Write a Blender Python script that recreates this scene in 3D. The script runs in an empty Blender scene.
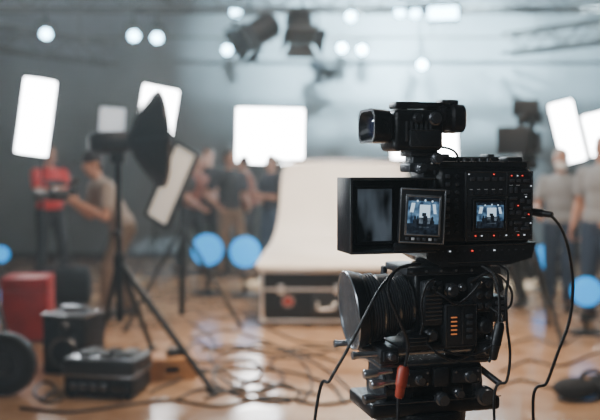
import bpy, bmesh, math, random
from mathutils import Vector, Matrix, Euler
random.seed(4)
C = bpy.context.scene.collection
F = 600*50/36.0; TH = math.atan(40/F); CH = 1.5
R_ = math.radians
def at(px, py, Y):
    cx=(px-300)/F; cy=(210-py)/F
    d = Y/(math.cos(TH)+cy*math.sin(TH))
    return Vector((cx*d, Y, CH+d*(-math.sin(TH)+cy*math.cos(TH))))
def fl(px, py, z=0.0):
    cx=(px-300)/F; cy=(210-py)/F
    k=-math.sin(TH)+cy*math.cos(TH)
    d=(z-CH)/k
    return Vector((cx*d, d*(math.cos(TH)+cy*math.sin(TH)), z))
# ------------------------------------------------------------------ materials
def mat(name, col, rough=.5, metal=0., var=.12, scale=14., bump=0., emit=None, es=0., spec=.5, coat=0.):
    m=bpy.data.materials.new(name); m.use_nodes=True
    nt=m.node_tree; n=nt.nodes; l=nt.links; b=n['Principled BSDF']
    b.inputs['Roughness'].default_value=rough; b.inputs['Metallic'].default_value=metal
    b.inputs['Specular IOR Level'].default_value=spec
    b.inputs['Coat Weight'].default_value=coat
    tc=n.new('ShaderNodeTexCoord'); nz=n.new('ShaderNodeTexNoise')
    nz.inputs['Scale'].default_value=scale; nz.inputs['Detail'].default_value=4
    l.new(tc.outputs['Object'], nz.inputs['Vector'])
    rp=n.new('ShaderNodeValToRGB')
    a=[max(0,c*(1-var)) for c in col]; z=[min(1,c*(1+var)) for c in col]
    rp.color_ramp.elements[0].color=(*a,1); rp.color_ramp.elements[1].color=(*z,1)
    rp.color_ramp.elements[0].position=.3; rp.color_ramp.elements[1].position=.7
    l.new(nz.outputs['Fac'], rp.inputs['Fac']); l.new(rp.outputs['Color'], b.inputs['Base Color'])
    if bump:
        bp=n.new('ShaderNodeBump'); bp.inputs['Strength'].default_value=bump; bp.inputs['Distance'].default_value=.01
        l.new(nz.outputs['Fac'], bp.inputs['Height']); l.new(bp.outputs['Normal'], b.inputs['Normal'])
    if emit:
        b.inputs['Emission Color'].default_value=(*emit,1); b.inputs['Emission Strength'].default_value=es
    return m
def screen_mat(name, dark, light, es, scale, stretch=1.):
    m=mat(name,(.01,.012,.016),.12); nt=m.node_tree; n=nt.nodes; l=nt.links; b=n['Principled BSDF']
    tc=n.new('ShaderNodeTexCoord'); mp=n.new('ShaderNodeMapping'); mp.inputs['Scale'].default_value=(1,1,stretch)
    nz=n.new('ShaderNodeTexNoise'); nz.inputs['Scale'].default_value=scale; nz.inputs['Detail'].default_value=1.5
    l.new(tc.outputs['Object'],mp.inputs['Vector']); l.new(mp.outputs['Vector'],nz.inputs['Vector'])
    rp=n.new('ShaderNodeValToRGB'); rp.color_ramp.elements[0].color=(*dark,1); rp.color_ramp.elements[1].color=(*light,1)
    rp.color_ramp.elements[0].position=.38; rp.color_ramp.elements[1].position=.64
    l.new(nz.outputs['Fac'],rp.inputs['Fac']); l.new(rp.outputs['Color'],b.inputs['Emission Color']); b.inputs['Emission Strength'].default_value=es
    return m
M={}
M['black']=mat('black_plastic',(.010,.011,.013),.32,bump=.15,scale=220)
M['blackg']=mat('black_gloss',(.008,.009,.011),.2,scale=60,coat=.4)
M['deep']=mat('matt_black_interior',(.004,.0045,.006),.4,spec=.4)
M['char']=mat('charcoal_panel',(.024,.026,.030),.31,bump=.2,scale=180)
M['rib']=mat('lens_ring_rubber',(.045,.048,.055),.30,scale=180)
M['grey']=mat('dark_grey_metal',(.17,.175,.19),.27,.75,scale=80)
M['steel']=mat('brushed_steel',(.54,.56,.59),.25,.85,scale=60)
M['rubber']=mat('rubber',(.011,.011,.013),.38,bump=.3,scale=120)
M['key']=mat('button_grey',(.065,.07,.08),.34,scale=90)
M['white']=mat('white_mark',(.75,.77,.8),.5)
M['faint']=mat('faded_white_print',(.30,.29,.29),.6)
M['faintred']=mat('faded_red_print',(.40,.04,.025),.5)
M['redled']=mat('red_led',(.4,.02,.01),.4,emit=(1,.06,.04),es=1.8)
M['orled']=mat('amber_led',(.3,.12,.02),.4,emit=(1,.3,.1),es=.5)
M['whled']=mat('white_led',(.5,.5,.5),.4,emit=(.8,.9,1),es=1.1)
M['scr_bg']=screen_mat('screen_blue',(.02,.05,.11),(.20,.40,.64),.75,60)
M['scr_lt']=mat('screen_light',(.3,.4,.5),.3,emit=(.6,.82,1),es=1.0)
M['scr_dk']=screen_mat('screen_dark',(.004,.006,.012),(.03,.045,.07),.5,120)
M['scr_gr']=screen_mat('screen_grey',(.02,.03,.04),(.20,.26,.33),.6,90)
M['refl']=screen_mat('hood_painted_reflection',(.002,.003,.004),(.13,.165,.205),.45,30,.3)  # reflection painted in as a faint streaky glow
M['glass']=mat('lens_glass',(.012,.016,.05),.06,spec=1,coat=1)
M['redplug']=mat('red_plug',(.45,.06,.03),.4)
M['dif']=mat('softbox_diffuser',(.9,.9,.9),.6,emit=(.92,.97,1),es=30)
M['difdim']=mat('softbox_diffuser_dim',(.8,.8,.8),.6,emit=(.75,.88,1),es=.7)
M['difwarm']=mat('panel_diffuser_cream',(.8,.78,.72),.5,emit=(1,.9,.76),es=.5)
M['bulb']=mat('spot_lens',(.9,.95,1),.3,emit=(.42,.78,1),es=24)
M['bluelens']=mat('blue_lens',(.01,.22,.5),.3,emit=(.0,.34,.92),es=1.45)
M['paper']=mat('white_paper',(.92,.87,.80),.7,var=.03,scale=3)
M['case']=mat('flight_case_laminate',(.004,.004,.005),.42,bump=.2,scale=150,spec=.3)
M['alu']=mat('aluminium_edge',(.78,.78,.78),.3,.65,scale=50)
M['red']=mat('red_paint',(.44,.012,.006),.42,var=.25,scale=6)
M['brown']=mat('tan_orange_wood',(.48,.23,.08),.5,scale=20)
M['canvas']=mat('dark_canvas',(.012,.013,.016),.85,bump=.4,scale=150)
M['truss']=mat('truss_metal',(.05,.046,.042),.45,.3)
M['fix']=mat('fixture_black',(.005,.006,.008),.5,spec=.3)
M['skin1']=mat('skin_tan',(.50,.26,.175),.5,var=.05)
M['skin2']=mat('skin_brown',(.38,.19,.115),.5,var=.05)
M['hair']=mat('dark_hair',(.018,.013,.011),.6,bump=.5,scale=90)
M['hairg']=mat('grey_hair',(.5,.49,.48),.6,bump=.5,scale=90)
M['lip']=mat('lips',(.28,.09,.07),.5)
M['eye']=mat('eyes',(.03,.02,.02),.2)
M['tred']=mat('red_cotton',(.62,.02,.014),.8,bump=.3,scale=60)
M['ttan']=mat('taupe_cotton',(.17,.13,.11),.85,bump=.3,scale=60)
M['pale']=mat('pale_beige_cotton',(.32,.265,.225),.85,bump=.3,scale=60)
M['tgrey']=mat('grey_cotton',(.31,.34,.37),.85,bump=.3,scale=60)
M['tblack']=mat('black_cotton',(.014,.017,.022),.85,bump=.3,scale=60)
M['tnavy']=mat('navy_cotton',(.02,.028,.05),.85,bump=.3,scale=60)
M['trust']=mat('rust_cotton',(.24,.07,.035),.85,bump=.3,scale=60)
M['khaki']=mat('khaki_twill',(.17,.115,.075),.85,bump=.3,scale=60)
M['jean']=mat('blue_denim',(.03,.06,.12),.85,bump=.3,scale=90)
M['dark']=mat('dark_twill',(.015,.017,.02),.85,bump=.3,scale=60)
M['shoe']=mat('dark_shoe',(.03,.03,.03),.5)
M['mask']=mat('white_face_mask',(.85,.88,.9),.8)
# ------------------------------------------------------------------ mesh builder
class MB:
    def __init__(s, M=None):
        s.bm=bmesh.new(); s.M=M or Matrix(); s.mi=0
    def merge(s, t, R=None):
        X = s.M @ R if R else s.M
        mp={v:s.bm.verts.new(X@v.co) for v in t.verts}
        for f in t.faces:
            try:
                g=s.bm.faces.new([mp[v] for v in f.verts]); g.material_index=s.mi
            except ValueError: pass
        t.free(); return s
    def add(s, vs, fs, R=None):
        t=bmesh.new(); q=[t.verts.new(v) for v in vs]
        for f in fs: t.faces.new([q[i] for i in f])
        return s.merge(t,R)
    def box(s,x0,x1,y0,y1,z0,z1,b=0,seg=2,R=None):
        t=bmesh.new(); bmesh.ops.create_cube(t,size=1)
        for v in t.verts:
            v.co=Vector(((x0+x1)/2+v.co.x*(x1-x0),(y0+y1)/2+v.co.y*(y1-y0),(z0+z1)/2+v.co.z*(z1-z0)))
        if b:
            b=min(b,.45*min(abs(x1-x0),abs(y1-y0),abs(z1-z0)))
            bmesh.ops.bevel(t,geom=t.edges[:],offset=b,segments=seg,affect='EDGES',profile=.5)
        return s.merge(t,R)
    def lathe(s,p,d,prof,n=24,R=None,cap0=True,cap1=True,phase=0):
        p=Vector(p); q=Vector(d).normalized().to_track_quat('Z','Y').to_matrix()
        t=bmesh.new(); rings=[]
        for (h,r) in prof:
            rings.append([t.verts.new(p+q@Vector((r*math.cos(phase+2*math.pi*i/n),r*math.sin(phase+2*math.pi*i/n),h))) for i in range(n)])
        for a,b in zip(rings,rings[1:]):
            for i in range(n): t.faces.new((a[i],a[(i+1)%n],b[(i+1)%n],b[i]))
        if cap0: t.faces.new(rings[0][::-1])
        if cap1: t.faces.new(rings[-1])
        return s.merge(t,R)
    def cyl(s,p0,p1,r0,r1=None,n=16):
        p0=Vector(p0); p1=Vector(p1); d=p1-p0
        return s.lathe(p0,d,[(0,r0),(d.length,r0 if r1 is None else r1)],n)
    def tube(s,pts,r,n=8,sub=6):
        P=[Vector(p) for p in pts]
        if sub>1 and len(P)>2:
            Q=[P[0]*2-P[1]]+P+[P[-1]*2-P[-2]]; o=[]
            for i in range(1,len(Q)-2):
                a,b,c,e=Q[i-1:i+3]
                for k in range(sub):
                    u=k/sub
                    o.append(.5*((2*b)+(c-a)*u+(2*a-5*b+4*c-e)*u*u+(3*b-a-3*c+e)*u**3))
            o.append(P[-1]); P=o
        t=bmesh.new(); rings=[]; ref=None
        for i,p in enumerate(P):
            d=(P[min(i+1,len(P)-1)]-P[max(i-1,0)]).normalized()
            if ref is None: ref=d.orthogonal().normalized()
            ref=(ref-d*ref.dot(d)).normalized(); y=d.cross(ref)
            rings.append([t.verts.new(p+r*(math.cos(2*math.pi*k/n)*ref+math.sin(2*math.pi*k/n)*y)) for k in range(n)])
        for a,b in zip(rings,rings[1:]):
            for k in range(n): t.faces.new((a[k],a[(k+1)%n],b[(k+1)%n],b[k]))
        t.faces.new(rings[0][::-1]); t.faces.new(rings[-1])
        return s.merge(t)
    def prism(s,poly,y0,y1,R=None):
        n=len(poly)
        vs=[(x,y0,z) for x,z in poly]+[(x,y1,z) for x,z in poly]
        fs=[tuple(range(n)),tuple(range(2*n-1,n-1,-1))]+[(i,(i+1)%n,n+(i+1)%n,n+i) for i in range(n)]
        return s.add(vs,fs,R)
    def loft(s,loops,cap0=True,cap1=True):
        n=len(loops[0]); vs=[v for L in loops for v in L]; fs=[]
        for k in range(len(loops)-1):
            for i in range(n): fs.append((k*n+i,k*n+(i+1)%n,(k+1)*n+(i+1)%n,(k+1)*n+i))
        if cap0: fs.append(tuple(range(n))[::-1])
        if cap1: fs.append(tuple((len(loops)-1)*n+i for i in range(n)))
        return s.add(vs,fs)
    def ell(s,c,r,R=None,u=16,v=10):
        t=bmesh.new(); bmesh.ops.create_uvsphere(t,u_segments=u,v_segments=v,radius=1)
        X=Matrix.Translation(Vector(c))@(R.to_4x4() if R else Matrix())@Matrix.Diagonal((*r,1))
        return s.merge(t,X)
    def cap(s,p0,p1,r0,r1,n=12):
        s.cyl(p0,p1,r0,r1,n); s.ell(p0,(r0,)*3,u=n,v=8); s.ell(p1,(r1,)*3,u=n,v=8); return s
    def mesh(s,name,m):
        bmesh.ops.recalc_face_normals(s.bm,faces=s.bm.faces[:])
        me=bpy.data.meshes.new(name); s.bm.to_mesh(me); s.bm.free()
        for k in (m if isinstance(m,(list,tuple)) else [m]): me.materials.append(k)
        me.polygons.foreach_set('use_smooth',[True]*len(me.polygons))
        me.set_sharp_from_angle(angle=R_(35))
        return me
    def build(s,name,m,parent=None):
        o=bpy.data.objects.new(name,s.mesh(name,m)); C.objects.link(o)
        if parent: o.parent=parent
        return o
    def fuse(s,name,m,parent,voxel=.01,sm=4):
        me=s.mesh(name+'_raw',m); t=bpy.data.objects.new('t',me); C.objects.link(t)
        r=t.modifiers.new('r','REMESH'); r.mode='VOXEL'; r.voxel_size=voxel
        k=t.modifiers.new('s','SMOOTH'); k.iterations=sm; k.factor=.5
        dg=bpy.context.evaluated_depsgraph_get(); dg.update()
        nm=bpy.data.meshes.new_from_object(t.evaluated_get(dg)); nm.name=name
        bpy.data.objects.remove(t); bpy.data.meshes.remove(me)
        nm.materials.clear(); nm.materials.append(m)
        nm.polygons.foreach_set('use_smooth',[True]*len(nm.polygons))
        o=bpy.data.objects.new(name,nm); C.objects.link(o); o.parent=parent
        return o
def tag(o,label=None,cat=None,group=None,kind=None):
    if label: o['label']=label
    if cat: o['category']=cat
    if group: o['group']=group
    if kind: o['kind']=kind
    return o
def thing(name,label,cat,loc=(0,0,0),rotz=0,group=None):
    o=bpy.data.objects.new(name,None); C.objects.link(o); o.empty_display_size=.1
    o.location=loc; o.rotation_euler=(0,0,rotz)
    return tag(o,label,cat,group)
def dup(root,loc,rotz,label=None,group=None):
    r=root.copy(); C.objects.link(r); r.location=loc; r.rotation_euler=(0,0,rotz)
    if label: r['label']=label
    if group: r['group']=group
    for ch in list(root.children):
        c=ch.copy(); C.objects.link(c); c.parent=r
        for g in list(ch.children):
            d=g.copy(); C.objects.link(d); d.parent=c
    return r
T=Matrix.Translation
# ------------------------------------------------------------------ setting
def floor_mat():
    m=bpy.data.materials.new('studio_floor'); m.use_nodes=True; nt=m.node_tree; n=nt.nodes; l=nt.links; b=n['Principled BSDF']
    tc=n.new('ShaderNodeTexCoord'); nz=n.new('ShaderNodeTexNoise'); nz.inputs['Scale'].default_value=.9; nz.inputs['Detail'].default_value=8
    n2=n.new('ShaderNodeTexNoise'); n2.inputs['Scale'].default_value=4; n2.inputs['Detail'].default_value=8; n2.inputs['Roughness'].default_value=.65
    l.new(tc.outputs['Object'],nz.inputs['Vector']); l.new(tc.outputs['Object'],n2.inputs['Vector'])
    rp=n.new('ShaderNodeValToRGB'); rp.color_ramp.elements[0].color=(.28,.14,.065,1); rp.color_ramp.elements[1].color=(.66,.43,.26,1)
    rp.color_ramp.elements[0].position=.34; rp.color_ramp.elements[1].position=.66
    mx=n.new('ShaderNodeMix'); mx.data_type='FLOAT'; mx.inputs[0].default_value=.5
    l.new(nz.outputs['Fac'],mx.inputs[2]); l.new(n2.outputs['Fac'],mx.inputs[3]); l.new(mx.outputs[0],rp.inputs['Fac'])
    l.new(rp.outputs['Color'],b.inputs['Base Color'])
    mr=n.new('ShaderNodeMapRange'); mr.inputs[1].default_value=.3; mr.inputs[2].default_value=.7; mr.inputs[3].default_value=.07; mr.inputs[4].default_value=.28
    l.new(n2.outputs['Fac'],mr.inputs[0]); l.new(mr.outputs[0],b.inputs['Roughness'])
    b.inputs['Coat Weight'].default_value=.3; b.inputs['Coat Roughness'].default_value=.12
    return m
wallm=mat('grey_wall_paint',(.125,.138,.146),.8,var=.28,scale=.6,bump=.05)
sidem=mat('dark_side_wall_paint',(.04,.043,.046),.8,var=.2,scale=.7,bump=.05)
YB=14.0; XW=6.6; ZC=5.4
def struct(name,mb,m): return tag(mb.build(name,m),kind='structure')
struct('floor',MB().box(-XW,XW,-2.5,YB,-.1,0),floor_mat())
struct('wall_back',MB().box(-XW,XW,YB,YB+.15,0,ZC),wallm)
struct('wall_left',MB().box(-XW-.15,-XW,-2.5,YB+.15,0,ZC),sidem)
struct('wall_right',MB().box(XW,XW+.15,-2.5,YB+.15,0,ZC),sidem)
struct('ceiling',MB().box(-XW-.15,XW+.15,3.0,YB+.15,ZC,ZC+.1),mat('dark_ceiling',(.03,.034,.04),.9))
struct('baseboard_back',MB().box(-XW,XW,YB-.02,YB,0,.12,.005),mat('baseboard_dark',(.03,.03,.035),.6))
# ------------------------------------------------------------------ FOREGROUND RIG
YR=1.8; SR=YR/F; PHI=R_(15); K=math.cos(PHI)
ref=at(450,260,YR)
def rigM(zroot): return T((0,0,ref.z-zroot))@Matrix.Scale(SR,4)
def U(px): return (px-450)/(K*1.015 if px<450 else .905)
def V(py): return 260-py
def bx(mb,a,b,c,d,w0,w1,bv=0,seg=2): return mb.box(U(a),U(b),w0,w1,V(d),V(c),bv,seg)
z0=ref.z-4*SR
vc=thing('video_camera','large black studio video camera with hooded monitor and lit red indicators, on the lower camera','camera',(ref.x,ref.y,z0),PHI)
RM=rigM(z0)
def N(): return MB(RM)
bx(N(),437,534,167,246,0,75,8,4).build('body',M['black'],vc)
rp=bx(N(),463,531,171,241,-4,0,2).build('rear_panel',M['char'],vc)
mb=N()
for a,b,c,d in ((463,531,171,172.2),(463,531,240.2,241),(463,464,171,241),(530.2,531,171,241),(504,504.8,172,232),(464,504,195,195.6),(505,530,183.4,184),(505,530,219,219.6)): bx(mb,a,b,c,d,-4.8,-4,.3)
mb.build('panel_edge',M['grey'],rp)
bz=bx(N(),468,503,198,232,-8,-4,2).build('display_bezel',M['blackg'],vc)
mb=N()
for a,b,c,d in ((469,502,199,199.8),(469,502,230.6,231.4),(469,469.8,199,231),(501.4,502.2,199,231)): bx(mb,a,b,c,d,-8.8,-7.8,.2)
mb.build('bezel_edge',M['grey'],bz)
def person_poly(cx,sc,base):
    s=[(-.10,1),(-.13,.55),(-.06,.47),(-.07,.36),(0,.28),(.07,.36),(.06,.47),(.13,.55),(.10,1)]
    return [(cx+x*sc,base-(1-y)*sc) for x,y in s]
def screen(mb,a,b,c,d,w,fig):
    def pt(x,y): return (U(a+(b-a)*min(1,max(0,x))),V(c+(d-c)*min(1,max(0,y))))
    mb.mi=0; mb.box(U(a),U(b),w,w+.2,V(d),V(c))
    for i,f in enumerate(fig):
        dw=.08+.03*i; mb.mi=f[-1]
        if f[0]=='r':
            x0,x1,y0,y1,sk=f[1:6]; P_=[pt(x0+sk,y0),pt(x1+sk,y0),pt(x1,y1),pt(x0,y1)]
        elif f[0]=='s': P_=[pt(*q) for q in person_poly(*f[1:4])]
        else:
            cx,cy,rx,ry=f[1:5]; P_=[pt(cx+rx*math.cos(k*.524),cy+ry*math.sin(k*.524)) for k in range(12)]
        mb.prism(P_,w-dw,w-dw+.02)
    return mb
P=[M['scr_bg'],M['scr_lt'],M['scr_dk'],M['scr_gr']]
studio=[('r',0,1,0,.10,0,2),('r',0,1,.72,1,0,2),('r',.38,.72,.2,.55,0,1),('r',.34,.76,.55,.72,.03,3),('r',.06,.18,.16,.42,.05,1),('r',.84,.93,.18,.44,-.05,1),('e',.3,.1,.03,.03,1),('e',.55,.08,.03,.03,1),('e',.78,.1,.03,.03,1),
        ('s',.24,.5,.86,2),('s',.33,.36,.76,2),('s',.8,.55,.9,2),('r',.5,.64,.5,.8,0,2),('r',.46,.6,.42,.52,0,2),('r',.55,.58,.78,1,0,2),('r',.1,.12,.4,.85,0,2),('r',.38,.7,.8,.83,0,3)]
screen(N(),472.5,499.5,202.5,228,-8.2,studio).build('screen',P,bz)
def spot_led(px,py,m,w=-5.2,sx=.6,sy=.55,nm='indicator_light',par=vc):
    return bx(N(),px-sx,px+sx,py-sy,py+sy,w,-3.5,.25,1).build(nm,m,par)
for k in range(11): spot_led(467+k*6.2,236,M['redled' if k in (1,4,8) else 'whled' if k in (2,6,9) else 'key'])
for (x,y,c) in ((509,175.5,'redled'),(515,175.5,'whled'),(520,175.5,'redled'),(524,197,'whled'),(516,206,'redled'),(508,224,'redled'),(529,186,'whled'),(527,215,'redled'),(529,224,'whled'),(466,174,'whled'),(491,174,'redled')): spot_led(x,y,M[c],sx=.5,sy=.5)
for (x,y,a,b) in ((507,179,5,3),(514,179,4,3),(521,179,7,3),(507,187,3,6),(512,187,3,6),(519,189,10,3.4),(507,197,8,3),(518,199,4,4),(525,200,4,4),(507,203,4,5),(521,207,8,3),(507,211,5,4),(514,211,5,4),(522,213,3,3),(507,222,3,4),(512,222,8,3),(523,223,4,4),(512,228,4,3),(519,228,9,3)):
    bx(N(),x,x+a,y,y+b,-6,-4,.8).build('control_button',M['key'],vc)
for k in range(5): bx(N(),467+k*7.4,472+k*7.4,177,180.5,-5.6,-4,.8).build('control_button',M['key'],vc)
for k in range(5): bx(N(),467+k*7.4,470+k*7.4,189,189.6,-4.4,-4).build('printed_mark',M['white'],rp)
for (x,y) in ((507,185),(514,185),(522,194.4),(507,209),(520,218),(514,232)): bx(N(),x,x+3.4,y,y+.6,-4.4,-4).build('printed_mark',M['white'],rp)
for k in range(5):
    N().cyl((U(470+k*7),-4,V(192.5)),(U(470+k*7),-5.5,V(192.5)),1.5).build('round_button',M['grey'],vc)
for (w,v,r) in ((14,72,7),(14,52,5),(36,74,5),(38,52,8),(58,70,6),(14,34,5),(36,30,5)):
    mb=N(); mb.lathe((U(437),w,v),(-1,0,0),[(0,r),(2,r),(2.6,r*.8),(5,r*.75),(5.6,r*.6)],20); mb.build('dial',M['char'],vc)
for k in range(7):
    mb=N(); mb.box(U(437)-1.6,U(437),6+k*8.5,11+k*8.5,86,90,.5); mb.build('side_button',M['key'],vc)
mb=N(); mb.box(U(437)-1.2,U(437),51,73,20,58,.3)
for k in range(8): mb.box(U(437)-2,U(437)-1,52,72,22+k*4,24+k*4,.3)
mb.build('side_vent',M['grey'],vc)
for k in range(8):
    bx(N(),444,449,174+k*8,178+k*8,-2,0,.8).build('control_button',M['key'],vc)
    N().cyl((U(456),0,V(176+k*8)),(U(456),-2.4,V(176+k*8)),2.2,1.9,12).build('round_button',M['grey' if k%3 else 'char'],vc)
bx(N(),441,531,161,168,6,70,2).build('top_plate',M['char'],vc)
mb=N(); bx(mb,453,460,153,162,25,45,1.5); bx(mb,499,506,153,162,25,45,1.5); bx(mb,450,510,156,162,22,48,2.5,3)
mb.build('top_handle',M['black'],vc)
mb=N(); bx(mb,441,531,161,161.8,5.2,6.4,.2); bx(mb,450,510,156,156.9,21.2,22.4,.2); mb.build('top_edge',M['grey'],vc)
for k in range(4): N().cyl((U(470+k*8),15,V(161)),(U(470+k*8),15,V(157.5)),2.6,2.4,12).build('deck_knob',M['grey'],vc)
mb=N(); bx(mb,514,530,156,162,15,50,1.5); mb.build('connector_block',M['char'],vc)
mb=N()
mb.prism([(U(428),14),(U(536),16),(U(532),0),(U(510),-6),(U(440),-7),(U(424),2)],-2,70)
mb.build('base_shell',M['char'],vc)
mb=N(); bx(mb,440,530,245,245.8,-3,-1.5,.3); bx(mb,446,506,262,263,-3,-1.5,.3); mb.build('base_trim',M['grey'],vc)
for k in range(12): spot_led(441+k*7.4,251,M['redled' if k in(4,) else 'whled' if k in (1,7) else 'key'],w=-3.6,sx=1.0,sy=.6,nm='base_key')
for y in (190,201,213): N().lathe((U(534),25,V(y)),(1,0,0),[(0,5),(3,5),(4,4),(7,3.8)],14).build('side_socket',M['grey'],vc)
# thin framed open hood with a painted reflection inside, small angled flip-out screen in front of its right part
mb=N()
bx(mb,345,431,178,250,34,36,.8)
for a,b,c,d in ((345,431,177,179.4),(345,431,248.6,251),(344,346.4,177,251),(429,431.4,177,251)): bx(mb,a,b,c,d,-8,35,.8)
hood=mb.build('monitor_hood',M['black'],vc)
mb=N()
for a,b,c,d in ((344,431,176.8,178.8),(344,431,249.2,251.2),(343.8,345.8,177,251)): bx(mb,a,b,c,d,-9,-7.6,.3)
mb.build('hood_edge',M['grey'],hood)
mb=N(); bx(mb,347,429,180,248,32.5,34.2,.6); mb.build('hood_interior',M['deep'],hood)
mb=N(); bx(mb,362,402,186,245,30.4,32.6,1.2); mb.build('inner_frame',M['char'],hood)
mb=N(); bx(mb,364,400,189,242,29.9,30.5); mb.build('inner_glass',M['refl'],hood)
LT=T((U(411),-18,V(214)))@Matrix.Rotation(R_(-16),4,'Z')@Matrix.Rotation(R_(2.5),4,'Y')@T((-U(411),18,-V(214)))
def NL(): return MB(RM@LT)
mz=bx(NL(),390,434,187,241,-24,-13,3,3).build('monitor_bezel',M['black'],vc)
mb=NL()
for a,b,c,d in ((390.5,433.5,187.6,189),(390.5,391.9,188,240),(432.1,433.5,188,240),(390.5,433.5,239,240.4)): bx(mb,a,b,c,d,-24.6,-23.8,.3)
for a,b,c,d in ((395.6,429.4,193.6,195.8),(395.6,397.8,195,232.4),(427.2,429.4,195,232.4),(395.6,429.4,231.4,233)): bx(mb,a,b,c,d,-24.8,-23.8,.3)
mb.build('bezel_edge',M['steel'],mz)
screen(NL(),398,427,196,231,-24.3,studio).build('screen',P,mz)
for k in range(6): bx(NL(),397+k*5.4,400+k*5.4,235,237.5,-25,-23.5,.4).build('monitor_key',M['white' if k in (1,4) else 'key'],mz)
bx(N(),388,436,241,249,-10,-4,2).build('monitor_foot',M['char'],vc)
bx(N(),428,440,190,240,-6,30,2).build('hinge',M['char'],vc)
# viewfinder
vf=bx(N(),391,443,110,151,0,44,6,4).build('viewfinder_body',M['black'],vc)
mb=N()
for k in range(6): bx(mb,402+k*5,404.5+k*5,122,142,-2,1,.6)
mb.build('grip_ribs',M['grey'],vf)
bx(N(),405,438,130,147,-5,1,3).build('viewfinder_side_panel',M['char'],vf)
mb=N()
for a,b,c,d in ((406,437,130.4,131.2),(406,437,146,146.8)): bx(mb,a,b,c,d,-5.6,-4,.2)
mb.build('edge_trim',M['grey'],vf)
N().lathe((U(432),0,V(119)),(0,-1,0),[(0,7),(3,7),(4,5.5),(8,5)],20).build('viewfinder_knob',M['grey'],vf)
N().lathe((U(414),0,V(119)),(0,-1,0),[(0,5),(3,5),(4,4),(6,3.6)],20).build('viewfinder_knob',M['char'],vf)
def rr(px,y0,y1,w0,w1,r=10,n=6):
    out=[]; sh=(392-px)*.22 if px<392 else 0
    w0-=sh; w1-=sh
    for (cw,cv,a0) in ((w1-r,V(y0)-r,0),(w0+r,V(y0)-r,90),(w0+r,V(y1)+r,180),(w1-r,V(y1)+r,270)):
        for i in range(n):
            a=R_(a0+90*i/(n-1)); out.append((U(px),cw+r*math.cos(a),cv+r*math.sin(a)))
    return out
mb=N()
mb.loft([rr(394,114,142,4,42),rr(390,113,142,3,43),rr(388,111,143,0,45),rr(372,110,143,-2,47),rr(369,110,143,-2,47),rr(369,112.5,140.5,1,44),rr(374,115,138,4,41),rr(377,117,136,7,38,9)])
vb=mb.build('front_hood',M['black'],vc)
mb=N(); mb.loft([rr(376.5,116.5,136.5,6,39,9.5),rr(374.5,119,134,10,35,7),rr(374,124,129,17,28,2.4)]); mb.build('front_glass',M['glass'],vb)
mb=N(); mb.loft([rr(369.2,109.7,143.3,-2.3,47.3),rr(368.2,109.7,143.3,-2.3,47.3),rr(368.2,112.3,140.7,.8,44.2),rr(369.2,112.3,140.7,.8,44.2)],False,False); mb.build('hood_rim',M['grey'],vb)
mb=N()
mb.loft([rr(441,106,132,4,36,6),rr(446,105,132,3,37,7),rr(447,107,130,5,35,7),rr(453,107,130,5,35,7),rr(455,104,132,2,38,8),rr(465,103.5,132,1,39,9),rr(467,105,130,4,36,8),rr(466,108,127,8,32,7)]); mb.build('eyepiece',M['rubber'],vc)
mb=N(); bx(mb,396,454,102,108.5,10,32,2.5,3); bx(mb,402,409,106,113,12,30,1); bx(mb,432,440,106,113,12,30,1); bx(mb,446,463,98.5,105,12,30,2); mb.build('carry_bar',M['black'],vc)
mb=N(); bx(mb,396,454,102,102.9,9.2,10.4,.2); mb.build('carry_bar_edge',M['grey'],vc)
mb=N(); bx(mb,410,440,150,156,6,36,2); bx(mb,414,434,155,172,10,32,2); bx(mb,410,448,163,172,8,36,2); bx(mb,424,450,170,180,8,40,2); mb.build('viewfinder_bracket',M['char'],vc)
N().lathe((U(437),8,V(158)),(0,-1,0),[(0,6),(6,6),(7,4.6),(11,4.4)],16).build('clamp_knob',M['grey'],vc)
N().lathe((U(420),8,V(168)),(0,-1,0),[(0,5),(6,5),(7,4),(11,3.8)],16).build('clamp_knob',M['grey'],vc)
N().tube([(U(440),6,V(146)),(U(450),-4,V(150)),(U(458),2,V(158)),(U(462),14,V(166))],1.3,8,6).build('viewfinder_lead',M['rubber'],vc)
# ---------------- lower camera with lens
z1=ref.z-95*SR
lc=thing('cinema_camera','lower black camera body with big round ridged lens pointing left, under the larger camera','camera',(ref.x,ref.y,z1),PHI)
RM=rigM(z1)
mb=N(); bx(mb,416,488,272,346,6,72,4,3); mb.build('body',M['black'],lc)
mb=N(); bx(mb,406,494,267,275,4,66,2); mb.build('top_plate',M['char'],lc)
mb=N(); bx(mb,406,494,274.4,275.2,3.2,4.2,.2); mb.build('plate_edge',M['grey'],lc)
for k in range(6): N().cyl((U(411+k*15.5),4,V(271)),(U(411+k*15.5),2.6,V(271)),1.7,1.5,8).build('cage_screw',M['steel'],lc)
sm=bx(N(),420,441,280,325,-6,7,3).build('side_module',M['char'],lc)
for k in range(3):
    N().cyl((U(424+k*6),-6,V(287)),(U(424+k*6),-8,V(287)),2).build('round_button',M['grey'],sm)
mb=N()
for k in range(7): bx(mb,422,439,293+k*4,295+k*4,-7,-5.8,.4)
mb.build('cooling_ribs',M['grey'],sm)
bm_=bx(N(),441,474,303,347,-9,7,3).build('battery_module',M['char'],lc)
mb=N()
for a,b,c,d in ((442,473,304,304.8),(442,473,345.2,346),(442,442.8,304,346),(472.2,473,304,346),(459,459.7,306,344)): bx(mb,a,b,c,d,-9.6,-8.8,.2)
mb.build('module_edge',M['grey'],bm_)
for k in range(5): bx(N(),447.5,453.5,316+k*4.2,317.2+k*4.2,-10,-8.5,.3).build('battery_light',M['orled'],bm_)
for k in range(4): bx(N(),463,469,314+k*7,318+k*7,-10.4,-8.5,.7).build('battery_button',M['key'],bm_)
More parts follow.
